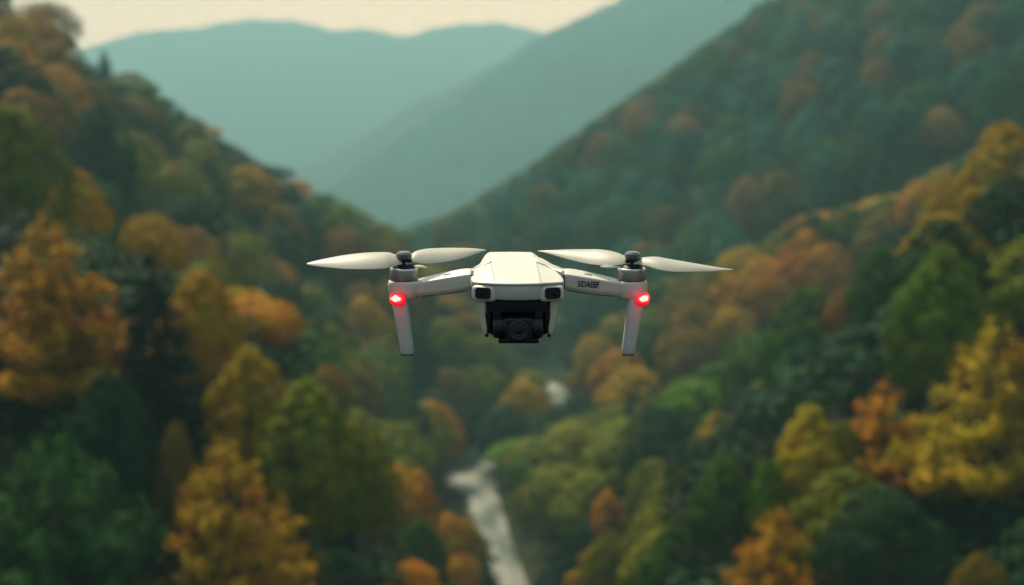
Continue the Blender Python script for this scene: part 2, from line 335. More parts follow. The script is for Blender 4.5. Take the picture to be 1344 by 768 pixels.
# single trees one can point to: column, top row, width in the photograph, distance
HERO = [
 # near slope at the photo's left
 (62, 285, 236, 84, 'tier', 'orange', 'tallest orange tree with wide layered boughs and a dark trunk, near slope'),
 (10, 148, 165, 112, 'egg_big', 'olive', 'olive-yellow pointed tree above the wide orange layered tree'),
 (95, 235, 120, 106, 'egg_big', 'gold', 'dull gold tree just behind the top of the wide orange layered tree'),
 (200, 330, 120, 74, 'spruce', 'pine', 'tall narrow almost black conifer beside the wide orange layered tree'),
 (262, 362, 118, 96, 'egg_big', 'gold', 'tall golden tree just behind the almost black conifer'),
 (325, 468, 122, 93, 'egg_big', 'gold', 'rounded golden tree with an orange top below the tall golden one'),
 (140, 500, 135, 76, 'egg_big', 'dark', 'dark green tree between the almost black conifer and the bright green bushy tree'),
 (78, 570, 232, 62, 'bushy', 'deep', 'bushy green tree in the bottom corner, lowest on the near slope'),
 (298, 578, 212, 65, 'tier', 'gold', 'golden-yellow pyramid-shaped tree with stepped boughs and thin dark trunk'),
 (228, 562, 56, 84, 'egg', 'brown', 'small brown tree squeezed behind the golden-yellow pyramid-shaped tree'),
 (398, 508, 150, 86, 'egg_big', 'olive', 'tall olive tree with dark slender trunk beside the golden-yellow pyramid-shaped tree'),
 (462, 560, 120, 92, 'egg_big', 'olive', 'olive tree standing riverward of the tall olive tree with dark trunk'),
 (198, 290, 92, 122, 'round', 'gold', 'gold tree behind the tip of the almost black conifer'),
 (143, 300, 56, 118, 'egg', 'green', 'small green pointed tree above the wide orange layered tree crown'),
 (550, 686, 78, 124, 'egg_big', 'green', 'small green cone-shaped tree among orange crowns near the river bend'),
 (588, 680, 86, 134, 'round', 'orange', 'rounded orange tree between the small green cone-shaped tree and the river'),
 (522, 618, 110, 132, 'round', 'orange', 'orange-brown tree uphill of the small green cone-shaped tree'),
 (497, 584, 46, 142, 'egg', 'green', 'tiny green tree above the orange-brown crown'),
 (606, 735, 60, 140, 'round', 'bright', 'small bright orange tree overhanging the near river bank'),
 (540, 745, 90, 104, 'round', 'bright', 'orange tree at the bottom edge under the small green cone-shaped tree'),
 (432, 488, 56, 150, 'round', 'rust', 'small rust-red tree behind the olive trees'),
 (125, 146, 102, 165, 'egg', 'dark', 'broad dark green tree standing out high on the slope among brown crowns'),
 # near slope at the photo's right
 (1300, 415, 240, 80, 'tier', 'yellow', 'tallest yellow tree with feathery boughs and dark trunk, near slope'),
 (1165, 500, 150, 86, 'tier', 'orange', 'burnt-orange tree beside the tall feathery yellow tree'),
 (1068, 543, 112, 90, 'egg_big', 'yellow', 'yellow tree just downhill of the burnt-orange tree'),
 (1018, 668, 146, 74, 'tier', 'bright', 'bright orange tree at the bottom edge beside a grey-green bush-like crown'),
 (1165, 658, 176, 70, 'round_big', 'grey', 'grey-green round tree below the burnt-orange tree'),
 (1062, 384, 128, 132, 'egg_big', 'green', 'tall oval green tree with dark trunk standing above its neighbours'),
 (990, 514, 104, 124, 'round_big', 'dark', 'dark green round tree below the tall oval green tree'),
 (950, 606, 96, 102, 'egg_big', 'green', 'green pointed tree below the dark green round tree'),
 (1012, 608, 62, 108, 'egg', 'lime', 'small yellow-green tree beside the green pointed tree'),
 (870, 545, 116, 142, 'round_big', 'dark', 'large dark green tree over the river valley, nearest the conifer pair'),
 (912, 582, 84, 128, 'round', 'dark', 'dark green tree between the large dark green tree and the pointed green one'),
 (1240, 336, 136, 112, 'egg_big', 'lime', 'broad fresh green tree behind the tall feathery yellow tree'),
 (1322, 168, 122, 138, 'egg_big', 'gold', 'dull gold tree at the picture edge, highest on the near slope'),
 (1246, 240, 80, 150, 'round', 'gold', 'small dull gold tree beside the highest gold tree'),
 (1158, 328, 90, 132, 'egg_big', 'green', 'green tree between the oval green tree and the broad fresh green tree'),
 (1108, 388, 56, 146, 'round', 'rust', 'small rust tree peeping out behind the oval green tree'),
 (1288, 738, 90, 60, 'round_big', 'brown', 'brown bushy tree top at the bottom edge under the tall feathery yellow tree'),
 (800, 648, 56, 150, 'egg', 'orange', 'slim orange tree among olive crowns above the river'),
 (826, 520, 38, 210, 'spruce', 'pine', 'small dark conifer over the river valley, taller one of a pair'),
 (852, 526, 34, 208, 'spruce', 'pine', 'small dark conifer over the river valley, shorter one of a pair'),
 (880, 700, 96, 96, 'egg_big', 'green', 'green tree at the bottom edge downhill of the green pointed tree'),
 (795, 712, 76, 118, 'round_big', 'olive', 'olive tree at the bottom edge closest to the river'),
 (1110, 560, 70, 96, 'egg', 'olive', 'olive tree wedged between the yellow and the burnt-orange tree'),
 # along the far skyline
 (386, 240, 24, 320, 'spruce', 'pine', 'tiny dark conifer on the skyline halfway down the slope'),
 (136, 66, 36, 280, 'spruce', 'pine', 'dark conifer on the skyline high up the slope'),
]
def tvis(x, y, z, depth):     # terrain in the way?
    n = 60; t_ = np.linspace(.2, .96, n); gx_ = gfast(x * t_, y * t_); return not np.any(gx_ > HC + (z - HC) * t_ + .5)
heros = []
for u, v, wpx, d, kind, colr, lab in HERO:
    best = None
    for k_ in np.linspace(.80, 1.25, 46):          # slide along the line of sight until the tree has a natural height
        p = P(u, v, d * k_); zg = gz(p[0], p[1]); wd_ = wpx * proj(p)[2] / F; tgt = {'spruce': 2.3, 'egg': 1.5, 'egg_big': 1.5}.get(kind, 1.15) * wd_
        c_ = abs(p[2] - zg - max(tgt, 7)) + 18 * abs(k_ - 1) + (30 if river_dist(np.array([p[0]]), np.array([p[1]]))[0] < 5 else 0)
        if best is None or c_ < best[0]: best = (c_, d * k_)
    d = best[1]
    p = P(u, v, d); zg = gz(p[0], p[1]); dep = proj(p)[2]; h = p[2] - zg; wid = wpx * dep / F
    h = max(h, 4.5)
    tree(p[0], p[1], h * 1.03, wid, kind, colr, label=lab); heros.append((p[0], p[1], wid, u, v, wpx, d))

# scattered trees by region
def vnoise(x, y, s, o=0):
    return .5 + .25 * math.sin(x / s + o) * math.cos(y / s * 1.3 + o * 2) + .25 * math.sin((x * .7 + y * .9) / s * 1.9 + o * 3)
def region(x, y):
    rr_ = np.interp(y, riv[:, 1], riv[:, 0])
    left = x < rr_
    if left: return 'L2' if y < 172 else 'L1'
    if y < 232: return 'R1'
    if y < 322: return 'R2'
    return 'R3'
MIX = {
 'L1': [('brown', 3), ('dark', 4), ('olive', 5), ('green', 2.2), ('gold', 1.6), ('rust', 1.3), ('orange', 1)],
 'L2': [('olive', 3), ('orange', 3), ('gold', 2), ('green', 1.5), ('dark', 1)],
 'R1': [('green', 3.4), ('olive', 4), ('dark', 2), ('orange', .6), ('gold', 1.2), ('lime', 1.6)],
 'R2': [('gold', 2), ('orange', 1.3), ('olive', 4), ('brown', 2.4), ('green', 2), ('dark', 1.5)],
 'R3': [('dark', 5), ('green', 3), ('rust', 2), ('brown', 1.5), ('olive', 1)],
}
WHERE = {'L1': 'on the long slope behind the drone, river side facing', 'L2': 'on the near slope', 'R1': 'on the near wooded spur', 'R2': 'on the middle spur across the river', 'R3': ''}
GROUPS = {'L1': 'trees on the long slope under the skyline', 'L2': 'trees between the big ones of the orange near slope', 'R1': 'trees between the big ones of the green near slope', 'R2': 'trees on the middle spur past the river bend'}
CN = {'brown': 'brown', 'olive': 'olive', 'rust': 'rust-red', 'orange': 'orange', 'dark': 'dark green', 'green': 'green', 'gold': 'golden', 'lime': 'fresh green', 'bright': 'bright orange'}
LW = {'L1': 'tree on the long hazy slope under the tiny skyline conifers', 'L2': 'tree filling gaps on the slope of the wide orange layered tree', 'R1': 'tree filling gaps on the slope of the tall feathery yellow tree', 'R2': 'tree on the middle spur past the river bend'}
LINE = {'L1': ([0, 60, 130, 230, 300, 400, 500, 560, 640, 700, 735, 900], [-60, 5, 75, 150, 205, 250, 300, 360, 450, 510, 540, 600]),
 'L2': ([0, 150, 300, 400, 500, 600, 660], [150, 250, 370, 490, 570, 680, 760]),
 'R1': ([640, 780, 860, 950, 1060, 1200, 1344], [600, 555, 520, 500, 385, 290, 170]),
 'R2': ([735, 800, 870, 940, 1060, 1180, 1344], [485, 430, 375, 355, 290, 262, 170])}
WATER = [(668, 764), (662, 735), (655, 712), (645, 688), (630, 668), (622, 650), (606, 640), (600, 625), (622, 618), (640, 613), (756, 548), (744, 543), (736, 528), (728, 512)]
cand = []
SPC = {'L1': 8.2, 'L2': 7.5, 'R1': 6.2, 'R2': 8.0, 'R3': 8.2}
for yy in np.arange(62, 348, 1.15):
    for xx in np.arange(-135, 165, 1.15):
        cand.append((xx + random.uniform(-.5, .5), yy + random.uniform(-.5, .5)))
random.shuffle(cand)
CA = np.array(cand); CZ = ground(CA[:, 0], CA[:, 1]); CD = river_dist(CA[:, 0], CA[:, 1])
cell = {}
placed = []
for (x, y), z, dr in zip(cand, CZ, CD):
    if dr < 5.6: continue
    rg = region(x, y)
    if rg == 'R3' or (rg == 'L2' and y < 100): continue
    u, v, dep = proj((x, y, z + 5))
    if u < -60 or u > 1404 or v < -60 or v > 860: continue
    sp0 = SPC[rg]; gx, gy = int(x // 8), int(y // 8); ok = True
    for i in (-1, 0, 1):
        for j in (-1, 0, 1):
            for (qx, qy) in cell.get((gx + i, gy + j), ()):
                if (qx - x) ** 2 + (qy - y) ** 2 < sp0 ** 2: ok = False; break
            if not ok: break
        if not ok: break
    if not ok: continue
    hh = random.uniform(9.0, 13.5) if rg in ('L1', 'R2') else random.uniform(7, 10.5)
    near = y < 165; wid_ = random.uniform(6, 8.6) if near else random.uniform(9.2, 12.6)
    line = np.interp(u, LINE[rg][0], LINE[rg][1]) - 8
    while hh > 3.8 and proj((x, y, z + hh))[1] < line: hh -= .5
    if hh <= 3.8: continue
    vt = proj((x, y, z + hh))[1]; wp = wid_ * F / dep; bad = False; vb = proj((x, y, z))[1]
    for wu, wv in WATER:
        if abs(wu - u) < wp * .5 and vt - 4 < wv < vb and proj((x, y, z))[2] < HC * F / (wv - 150): bad = True; break
    if bad: continue
    for hx, hy, hw, hu, hv, hwp, hd in heros:
        if (hx - x) ** 2 + (hy - y) ** 2 < (hw * .5 + 2.6) ** 2: bad = True; break
        if y < hy and abs(u - hu) < hwp * .42 + wp * .3 and vt < hv + hwp * (.5 if x > 0 else .8) and vb > hv: bad = True; break   # would stand in front of a single tree
    if bad: continue
    cell.setdefault((gx, gy), []).append((x, y)); placed.append((x, y, z, hh, rg, wid_))
# keep those of which the photograph shows something
boxes = [(p_[0], p_[1], p_[2], p_[3], p_[5]) for p_ in placed] + [(h_['x'], h_['y'], h_['z'], h_['h'], h_['w']) for h_ in ALL]
pr = []
for x, y, z, h, wd in boxes:
    u, v, dep = proj((x, y, z + h * .55)); pr.append((u, v, wd * .5 * F / dep * .9, h * .45 * F / dep * .9, dep))
pr = np.array(pr)
vis = []
for i, p_ in enumerate(placed):
    u, v, rw, rh, dep = pr[i]; fr = pr[(pr[:, 4] < dep - 3)]; seen = 0
    for a_ in np.linspace(-.9, .9, 5):
        for b_ in np.linspace(-.95, .5, 5):
            if a_ * a_ + b_ * b_ > 1: continue
            uu, v2 = u + a_ * rw, v + b_ * rh
            if uu < -10 or uu > 1354 or v2 < -10 or v2 > 778: continue
            if not np.any(((fr[:, 0] - uu) / fr[:, 2]) ** 2 + ((fr[:, 1] - v2) / fr[:, 3]) ** 2 < .85): seen += 1
    if seen >= 2 and tvis(p_[0], p_[1], p_[2] + p_[3] * .95, dep): vis.append((p_, seen))
for (x, y, z, hh, rg, wid_), seen in vis:
    mix = MIX[rg]; k_ = random.random() * .55 + vnoise(x, y, 14, 2) * .45
    tot = sum(w_ for _, w_ in mix); acc = 0
    for cn, w_ in mix:
        acc += w_ / tot
        if k_ <= acc: break
    if random.random() < .85: cn = random.choices([c for c, _ in mix], [w_ for _, w_ in mix])[0]
    kind = random.choice(['round', 'egg', 'egg']); 
    if cn == 'dark' and random.random() < .35: kind = 'egg'
    lab = '%s %s' % (CN[cn], LW[rg])
    tree(x, y, hh, wid_, kind, cn, label=lab, group='%s %s' % (CN[cn], GROUPS[rg]))

# far forest: crowns past the valley read as one mass
def forest(name, region_fn, spacing, hrange, wr, mix, seed, xr, yr, label, keep, solo=False):
    g = np.random.default_rng(seed); V, Fc, CC = [], [], []; off = 0; n_ = 0; low = name == 'undergrowth'
    protoC = []
    for k_ in ('round', 'round', 'egg'):
        pass
    for kk in range(5):
        me = blob_tree(50 + kk, .10, .42, 24, keep, .036 if keep > 300 else .085 if keep > 100 else .10, point=(0 if kk % 2 == 0 else .5), br=.16)[0]
        a = np.zeros(len(me.vertices) * 3); me.vertices.foreach_get('co', a); protoC.append(a.reshape(-1, 3)); bpy.data.meshes.remove(me)
    for yy in np.arange(yr[0], yr[1], spacing):
        for xx in np.arange(xr[0], xr[1], spacing):
            x, y = xx + g.uniform(-.42, .42) * spacing, yy + g.uniform(-.42, .42) * spacing
            if not region_fn(x, y): continue
            z = gz(x, y); u, v, dep = proj((x, y, z + 8))
            if u < -80 or u > 1424 or v < -90 or v > (860 if low else 560): continue
            if low and (river_dist(np.array([x]), np.array([y]))[0] < 4.6 or not tvis(x, y, z + 2, 0)): continue
            h = g.uniform(*hrange); wd = g.uniform(*wr)
            if solo:
                f_ = min(1.25, max(.6, dep / 800)); wd *= f_; h *= f_ ** .7
                if g.uniform() > min(1, (11.5 / (16.5 * f_)) ** 2 * 1.1): continue
            if not low:
                lu, lv = ([530, 600, 700, 800, 900, 1020, 1344], [306, 283, 224, 154, 86, -6, -240]) if y < 1450 else ([380, 440, 520, 600, 700, 800, 1100], [283, 248, 188, 133, 60, -2, -160])
                while h > hrange[0] * .45 and proj((x, y, z + h))[1] < np.interp(u, lu, lv) - 3: h *= .9
                if h <= hrange[0] * .45: continue
            c_ = protoC[g.integers(5)]; an = g.uniform(0, 6.28); ca, sa = math.cos(an), math.sin(an)
            s = wd / .84; q = np.empty_like(c_); q[:, 0] = x + s * (c_[:, 0] * ca - c_[:, 1] * sa); q[:, 1] = y + s * (c_[:, 0] * sa + c_[:, 1] * ca); q[:, 2] = z + h * c_[:, 2]
            k_ = g.uniform() * .75 + vnoise(x, y, 22, 5) * .25; acc = 0; tot = sum(w_ for _, w_ in mix)
            for cn, w_ in mix:
                acc += w_ / tot
                if k_ <= acc: break
            if solo and cn in ('rust', 'brown'):
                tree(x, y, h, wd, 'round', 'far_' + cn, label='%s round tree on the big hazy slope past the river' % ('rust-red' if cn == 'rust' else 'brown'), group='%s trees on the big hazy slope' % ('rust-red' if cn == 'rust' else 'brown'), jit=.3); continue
            V.append(q); n_ += 1
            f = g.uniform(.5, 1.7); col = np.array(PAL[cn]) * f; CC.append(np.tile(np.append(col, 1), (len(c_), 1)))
    V = np.concatenate(V); CC = np.concatenate(CC); n = len(V) // 4
    me = bpy.data.meshes.new(name); me.vertices.add(len(V)); me.vertices.foreach_set('co', V.ravel())
    me.loops.add(4 * n); me.loops.foreach_set('vertex_index', np.arange(4 * n)); me.polygons.add(n); me.polygons.foreach_set('loop_start', np.arange(0, 4 * n, 4))
    me.update(calc_edges=True)
    at = me.attributes.new('leaf_colour', 'FLOAT_COLOR', 'POINT'); at.data.foreach_set('color', CC.ravel())
    me.materials.append(FOREST); o = link(bpy.data.objects.new(name, me)); tag(o, label, 'forest', kind='stuff'); return o
FOREST = LEAF.copy(); FOREST.name = 'far_leaves'; t = FOREST.node_tree
atn = node(t, 'ShaderNodeAttribute'); atn.attribute_name = 'leaf_colour'
hs_ = [n for n in t.nodes if n.type == 'HUE_SAT'][0]; t.links.new(atn.outputs['Color'], hs_.inputs['Color'])
def side(x, y): return x - np.interp(y, riv[:, 1], riv[:, 0])
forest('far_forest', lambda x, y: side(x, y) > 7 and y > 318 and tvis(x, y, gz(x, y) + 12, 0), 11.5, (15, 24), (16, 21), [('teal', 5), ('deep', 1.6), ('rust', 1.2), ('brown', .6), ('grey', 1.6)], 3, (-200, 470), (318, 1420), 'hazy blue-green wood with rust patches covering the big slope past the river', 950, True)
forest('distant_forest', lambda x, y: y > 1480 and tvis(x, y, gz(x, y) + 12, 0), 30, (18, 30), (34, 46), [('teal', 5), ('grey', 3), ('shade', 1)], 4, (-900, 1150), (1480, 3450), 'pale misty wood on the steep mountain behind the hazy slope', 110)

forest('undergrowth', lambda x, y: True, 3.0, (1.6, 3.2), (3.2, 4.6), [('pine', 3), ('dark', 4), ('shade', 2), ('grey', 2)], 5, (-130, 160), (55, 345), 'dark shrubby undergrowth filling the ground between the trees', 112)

# ------------------------------------------------------------------ haze
bm = bmesh.new(); bmesh.ops.create_cube(bm, size=1)
hz = bm_obj('haze', bm, None, smooth=False)
zmax = float(ZZ.max()) + 18; zmin = float(ZZ.min()) - 3
hz.scale = (ax[-1] - ax[0] + 20, ay[-1] - ay[0] + 20, zmax - zmin); hz.location = ((ax[-1] + ax[0]) / 2, (ay[-1] + ay[0]) / 2, (zmax + zmin) / 2)
m, t, b = material('haze_air'); t.nodes.remove(b)
pv = node(t, 'ShaderNodeVolumePrincipled'); pv.inputs['Density'].default_value = .00041; pv.inputs['Color'].default_value = (.31, .59, .64, 1); pv.inputs['Anisotropy'].default_value = .15
t.links.new(pv.outputs[0], t.nodes['Material Output'].inputs['Volume']); hz.data.materials.append(m)
tag(hz, 'thin blue-green haze filling the valley', 'haze', kind='stuff')

# ------------------------------------------------------------------ drone, modelled in photo pixels at its distance
U = 1.37 / F                                     # one pixel of the photograph at the drone, in metres
WHITE = plain('white_shell', (.49, .47, .415), .42, noise=.06, nscale=900, bump=.15, coat=.08)
SHADEW = plain('shaded_nose_plastic', (.46, .43, .38), .5, noise=.08, nscale=900, bump=.1)  # shell white with the shade of the nose recess in its colour
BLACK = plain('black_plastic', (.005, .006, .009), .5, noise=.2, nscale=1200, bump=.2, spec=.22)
GLASS = plain('dark_glass', (.004, .005, .009), .12, coat=.12, spec=.3)
METAL = plain('brushed_motor_metal', (.33, .30, .26), .38, metal=.85, noise=.25, nscale=1500)
DARKM = plain('dark_metal', (.03, .03, .035), .3, metal=.7)
CAP = plain('grey_cap_plastic', (.065, .08, .095), .28, coat=.4)
BLADE = plain('blade_plastic', (.45, .435, .375), .45, noise=.05, nscale=400)
_t = BLADE.node_tree; _tr = node(_t, 'ShaderNodeBsdfTransparent'); _mx = node(_t, 'ShaderNodeMixShader'); _mx.inputs[0].default_value = .36
_t.links.new(_t.nodes['Principled BSDF'].outputs[0], _mx.inputs[1]); _t.links.new(_tr.outputs[0], _mx.inputs[2]); _t.links.new(_mx.outputs[0], _t.nodes['Material Output'].inputs[0])
SEAM = plain('seam_shadow_gap', (.05, .05, .045), .8)
INK = plain('black_ink', (.01, .01, .012), .6)
loc0 = P(679.5, 383, 1.37)
drone = empty('drone', tuple(loc0)); drone.rotation_euler = (R(1.2), 0, R(0)); drone.scale = (U, U, U)
tag(drone, 'white camera drone hovering over the valley with two red lamps lit', 'drone')

def loft(bm, rings, cap0=True, cap1=True):
    prev = None; first = None
    for rg_ in rings:
        cur = [bm.verts.new(p) for p in rg_]
        if prev:
            n = len(cur)
            for k in range(n): bm.faces.new((prev[k], prev[(k + 1) % n], cur[(k + 1) % n], cur[k]))
        else: first = cur
        prev = cur
    if cap0: bm.faces.new(first)
    if cap1: bm.faces.new(prev[::-1])
def bevelled(o, w=1.0, seg=3, ang=30):
    m_ = o.modifiers.new('edges', 'BEVEL'); m_.width = w; m_.segments = seg; m_.limit_method = 'ANGLE'; m_.angle_limit = R(ang); m_.harden_normals = False; return o
def subsurf(o, n=2): m_ = o.modifiers.new('smooth', 'SUBSURF'); m_.levels = n; m_.render_levels = n; return o
def rbox(name, c, h, mat, parent, w=2, seg=4, rot=(0, 0, 0)):
    bm = bmesh.new(); bmesh.ops.create_cube(bm, size=2); bmesh.ops.scale(bm, vec=h, verts=bm.verts)
    bmesh.ops.bevel(bm, geom=bm.edges[:], offset=w, segments=seg, affect='EDGES', profile=.5)
    bmesh.ops.rotate(bm, matrix=Euler(rot).to_matrix(), verts=bm.verts); bmesh.ops.translate(bm, vec=c, verts=bm.verts)
    return bm_obj(name, bm, mat, parent, angle=50)
def lathe(name, c, prof, mat, parent, axis='Z', seg=48, squash=(1, 1, 1), flute=0):
    bm = bmesh.new(); rings = []
    for r_, z_ in prof:
        rings.append([(r_ * math.cos(2 * math.pi * k / seg), r_ * math.sin(2 * math.pi * k / seg), z_) for k in range(seg)])
    loft(bm, rings)
    M = Matrix.Rotation(math.pi / 2, 3, 'X') if axis == 'Y' else (Matrix.Rotation(math.pi / 2, 3, 'Y') if axis == 'X' else Matrix.Identity(3))
    bmesh.ops.rotate(bm, matrix=M, verts=bm.verts); bmesh.ops.scale(bm, vec=squash, verts=bm.verts); bmesh.ops.translate(bm, vec=c, verts=bm.verts)
    return bm_obj(name, bm, mat, parent, angle=32)

# upper shell: half sections (y, [(x, z) from top centre round to bottom centre])
SEC = [
 (-60, [(0, 15), (26, 15), (54, 14.6), (55, 12), (53, 4), (45, -1), (0, -1)]),
 (-64, [(0, 17.2), (27, 17.2), (56.5, 16.6), (58, 13), (56, 4), (46, -3), (0, -3)]),
 (-62, [(0, 19.6), (28, 19.6), (58.5, 19.2), (60, 14), (58, 4), (47, -4), (0, -4)]),
 (-52, [(0, 22.3), (29, 22.2), (60, 20.6), (62, 14), (59, 3), (48, -8), (0, -8)]),
 (-30, [(0, 26.5), (30, 26.4), (60, 22.5), (62, 14), (58, 2), (48, -11), (0, -11)]),
 (0, [(0, 31.0), (30, 30.8), (57, 25.2), (60, 16), (56, 2), (46, -14), (0, -14)]),
 (35, [(0, 35.2), (30.5, 34.9), (49, 28.5), (55, 18), (53, 1), (44, -15), (0, -15)]),
 (75, [(0, 38.6), (31, 38.2), (41, 33), (49, 20), (49, 0), (42, -15), (0, -15)]),
 (112, [(0, 39.8), (31, 39.4), (36, 36), (43, 22), (44, 0), (38, -13), (0, -13)]),
 (134, [(0, 38.2), (29, 37.4), (33, 34), (38, 20), (39, 2), (34, -10), (0, -10)]),
 (142, [(0, 32), (24, 31.5), (27, 29), (31, 18), (31, 4), (27, -5), (0, -5)])]
bm = bmesh.new(); rings = []
lean = lambda y_: -.055 * (y_ + 60)
for y_, hp in SEC:
    rec = lambda z_: 7.5 * min(1, max(0, (16.0 - z_) / 2.5)) * (y_ < -50)
    right_ = [(x_ + lean(y_), y_ + rec(z_), z_) for x_, z_ in hp]; left_ = [(-x_ + lean(y_), y_ + rec(z_), z_) for x_, z_ in hp[1:-1]][::-1]
    rings.append(right_ + left_)
bend = lambda x_, y_: 22 * (x_ / 60) ** 2 * min(1, max(0, (-y_ - 4) / 44))
rings = [[(p[0], p[1] + bend(p[0], p[1]), p[2]) for p in q] for q in rings]
loft(bm, rings)
body = bm_obj('body', bm, WHITE, drone, angle=None); me = body.data
crl = me.attributes.new('crease_edge', 'FLOAT', 'EDGE')
nr = len(rings[0])
for e_ in me.edges:
    a_, b_ = e_.vertices; ka, kb = a_ % nr, b_ % nr; ra, rb = a_ // nr, b_ // nr; c_ = 0
    if ka == kb and ka in (2, nr - 2): c_ = .75 if ra < 6 else .35
    if ka == kb and ka in (1, nr - 1): c_ = .55
    if ka == kb and ka in (5, nr - 5): c_ = .4
    if ra == rb and ra == 2: c_ = .75
    if ra == rb and ra == 0: c_ = .9
    crl.data[e_.index].value = c_
subsurf(body, 3)
# panel seams of the top lid
for sx in (-1, 1):
    pts = [(p[0] + lean(p[1]), p[1], p[2]) for p in [(sx * 29.6, -55, 22.0), (sx * 30, -30, 26.3), (sx * 30.2, 0, 30.6), (sx * 30.7, 35, 34.5), (sx * 31, 75, 37.9), (sx * 30.6, 108, 38.9)]]
    v_, f_ = tube([Vector(p) for p in pts], [.30] * 6, 6); mesh_obj('panel_seam', v_, f_, SEAM, body, smooth=True)
# recessed nose between the sensor pods, its shade put into a greyer white, with a front panel line
rr_ = []
for k in range(15):
    x_ = -33 + 66 * k / 14; e_ = 1.6 if k in (0, 14) else 0; yb = bend(x_, -64)
    rr_.append([(x_, -57.5 + yb + e_, -2.4 + e_), (x_, -59.4 + yb + e_, 0), (x_, -60.0 + yb + e_, 12), (x_, -59.4 + yb + e_, 16 - e_), (x_, -50 + yb, 16 - e_), (x_, -50 + yb, -2.4 + e_)])
bm = bmesh.new(); loft(bm, rr_); bm_obj('nose_panel', bm, SHADEW, drone, angle=50)
for sx in (-1, 1):
    bm = bmesh.new(); bmesh.ops.create_cube(bm, size=2); bmesh.ops.scale(bm, vec=(16.6, 11, 10.6), verts=bm.verts)
    bmesh.ops.bevel(bm, geom=bm.edges[:], offset=6.2, segments=6, affect='EDGES', profile=.5); bmesh.ops.rotate(bm, matrix=Euler((0, 0, sx * R(17))).to_matrix(), verts=bm.verts)
    bmesh.ops.translate(bm, vec=(sx * 42.0, -43.0, 5.0), verts=bm.verts)
    pod = bm_obj('sensor_pod', bm, WHITE, drone, angle=60)
    bm = bmesh.new(); bmesh.ops.create_cube(bm, size=2); bmesh.ops.scale(bm, vec=(10.4, 2.4, 7.4), verts=bm.verts)
    bmesh.ops.bevel(bm, geom=[e for e in bm.edges if abs(e.verts[0].co.y - e.verts[1].co.y) > 1], offset=4.6, segments=6, affect='EDGES', profile=.5)
    bmesh.ops.rotate(bm, matrix=Euler((0, 0, sx * R(17))).to_matrix(), verts=bm.verts); bmesh.ops.translate(bm, vec=(sx * 44.4, -53.0, 6.0), verts=bm.verts)
    bm_obj('sensor_window', bm, GLASS, pod, angle=40)
    lathe('sensor_lens', (sx * 45.2, -55.2, 6.0), [(4.2, 0), (4.2, .5), (3.2, .8), (0.3, 1.2)], BLACK, pod, 'Y', 24)
# shoulders: the swept roots of the arms on the body sides
for sx in (-1, 1):
    rr_ = []
    for x_, y0, y1, z0, z1 in ((30, 34, 92, 12, 38.0), (40, 30, 84, 8, 34.5), (50, 18, 66, 5, 29.0), (60, 2, 44, 4, 27.0), (67.5, -4, 26, 6, 28.2), (70.5, -1, 20, 9, 27.4)):
        rr_.append([(sx * x_, y0, z0), (sx * x_, y0, z1 - 2), (sx * x_, y0 + 5, z1), (sx * x_, y1 - 5, z1), (sx * x_, y1, z1 - 3), (sx * x_, y1, z0)])
    rr_ = [[(p[0] + lean(p[1]) * max(0, (62 - abs(p[0])) / 32), p[1], p[2]) for p in q] for q in rr_]
    bm = bmesh.new(); loft(bm, rr_); bevelled(bm_obj('shoulder', bm, WHITE, drone, angle=40), 1.4, 3)
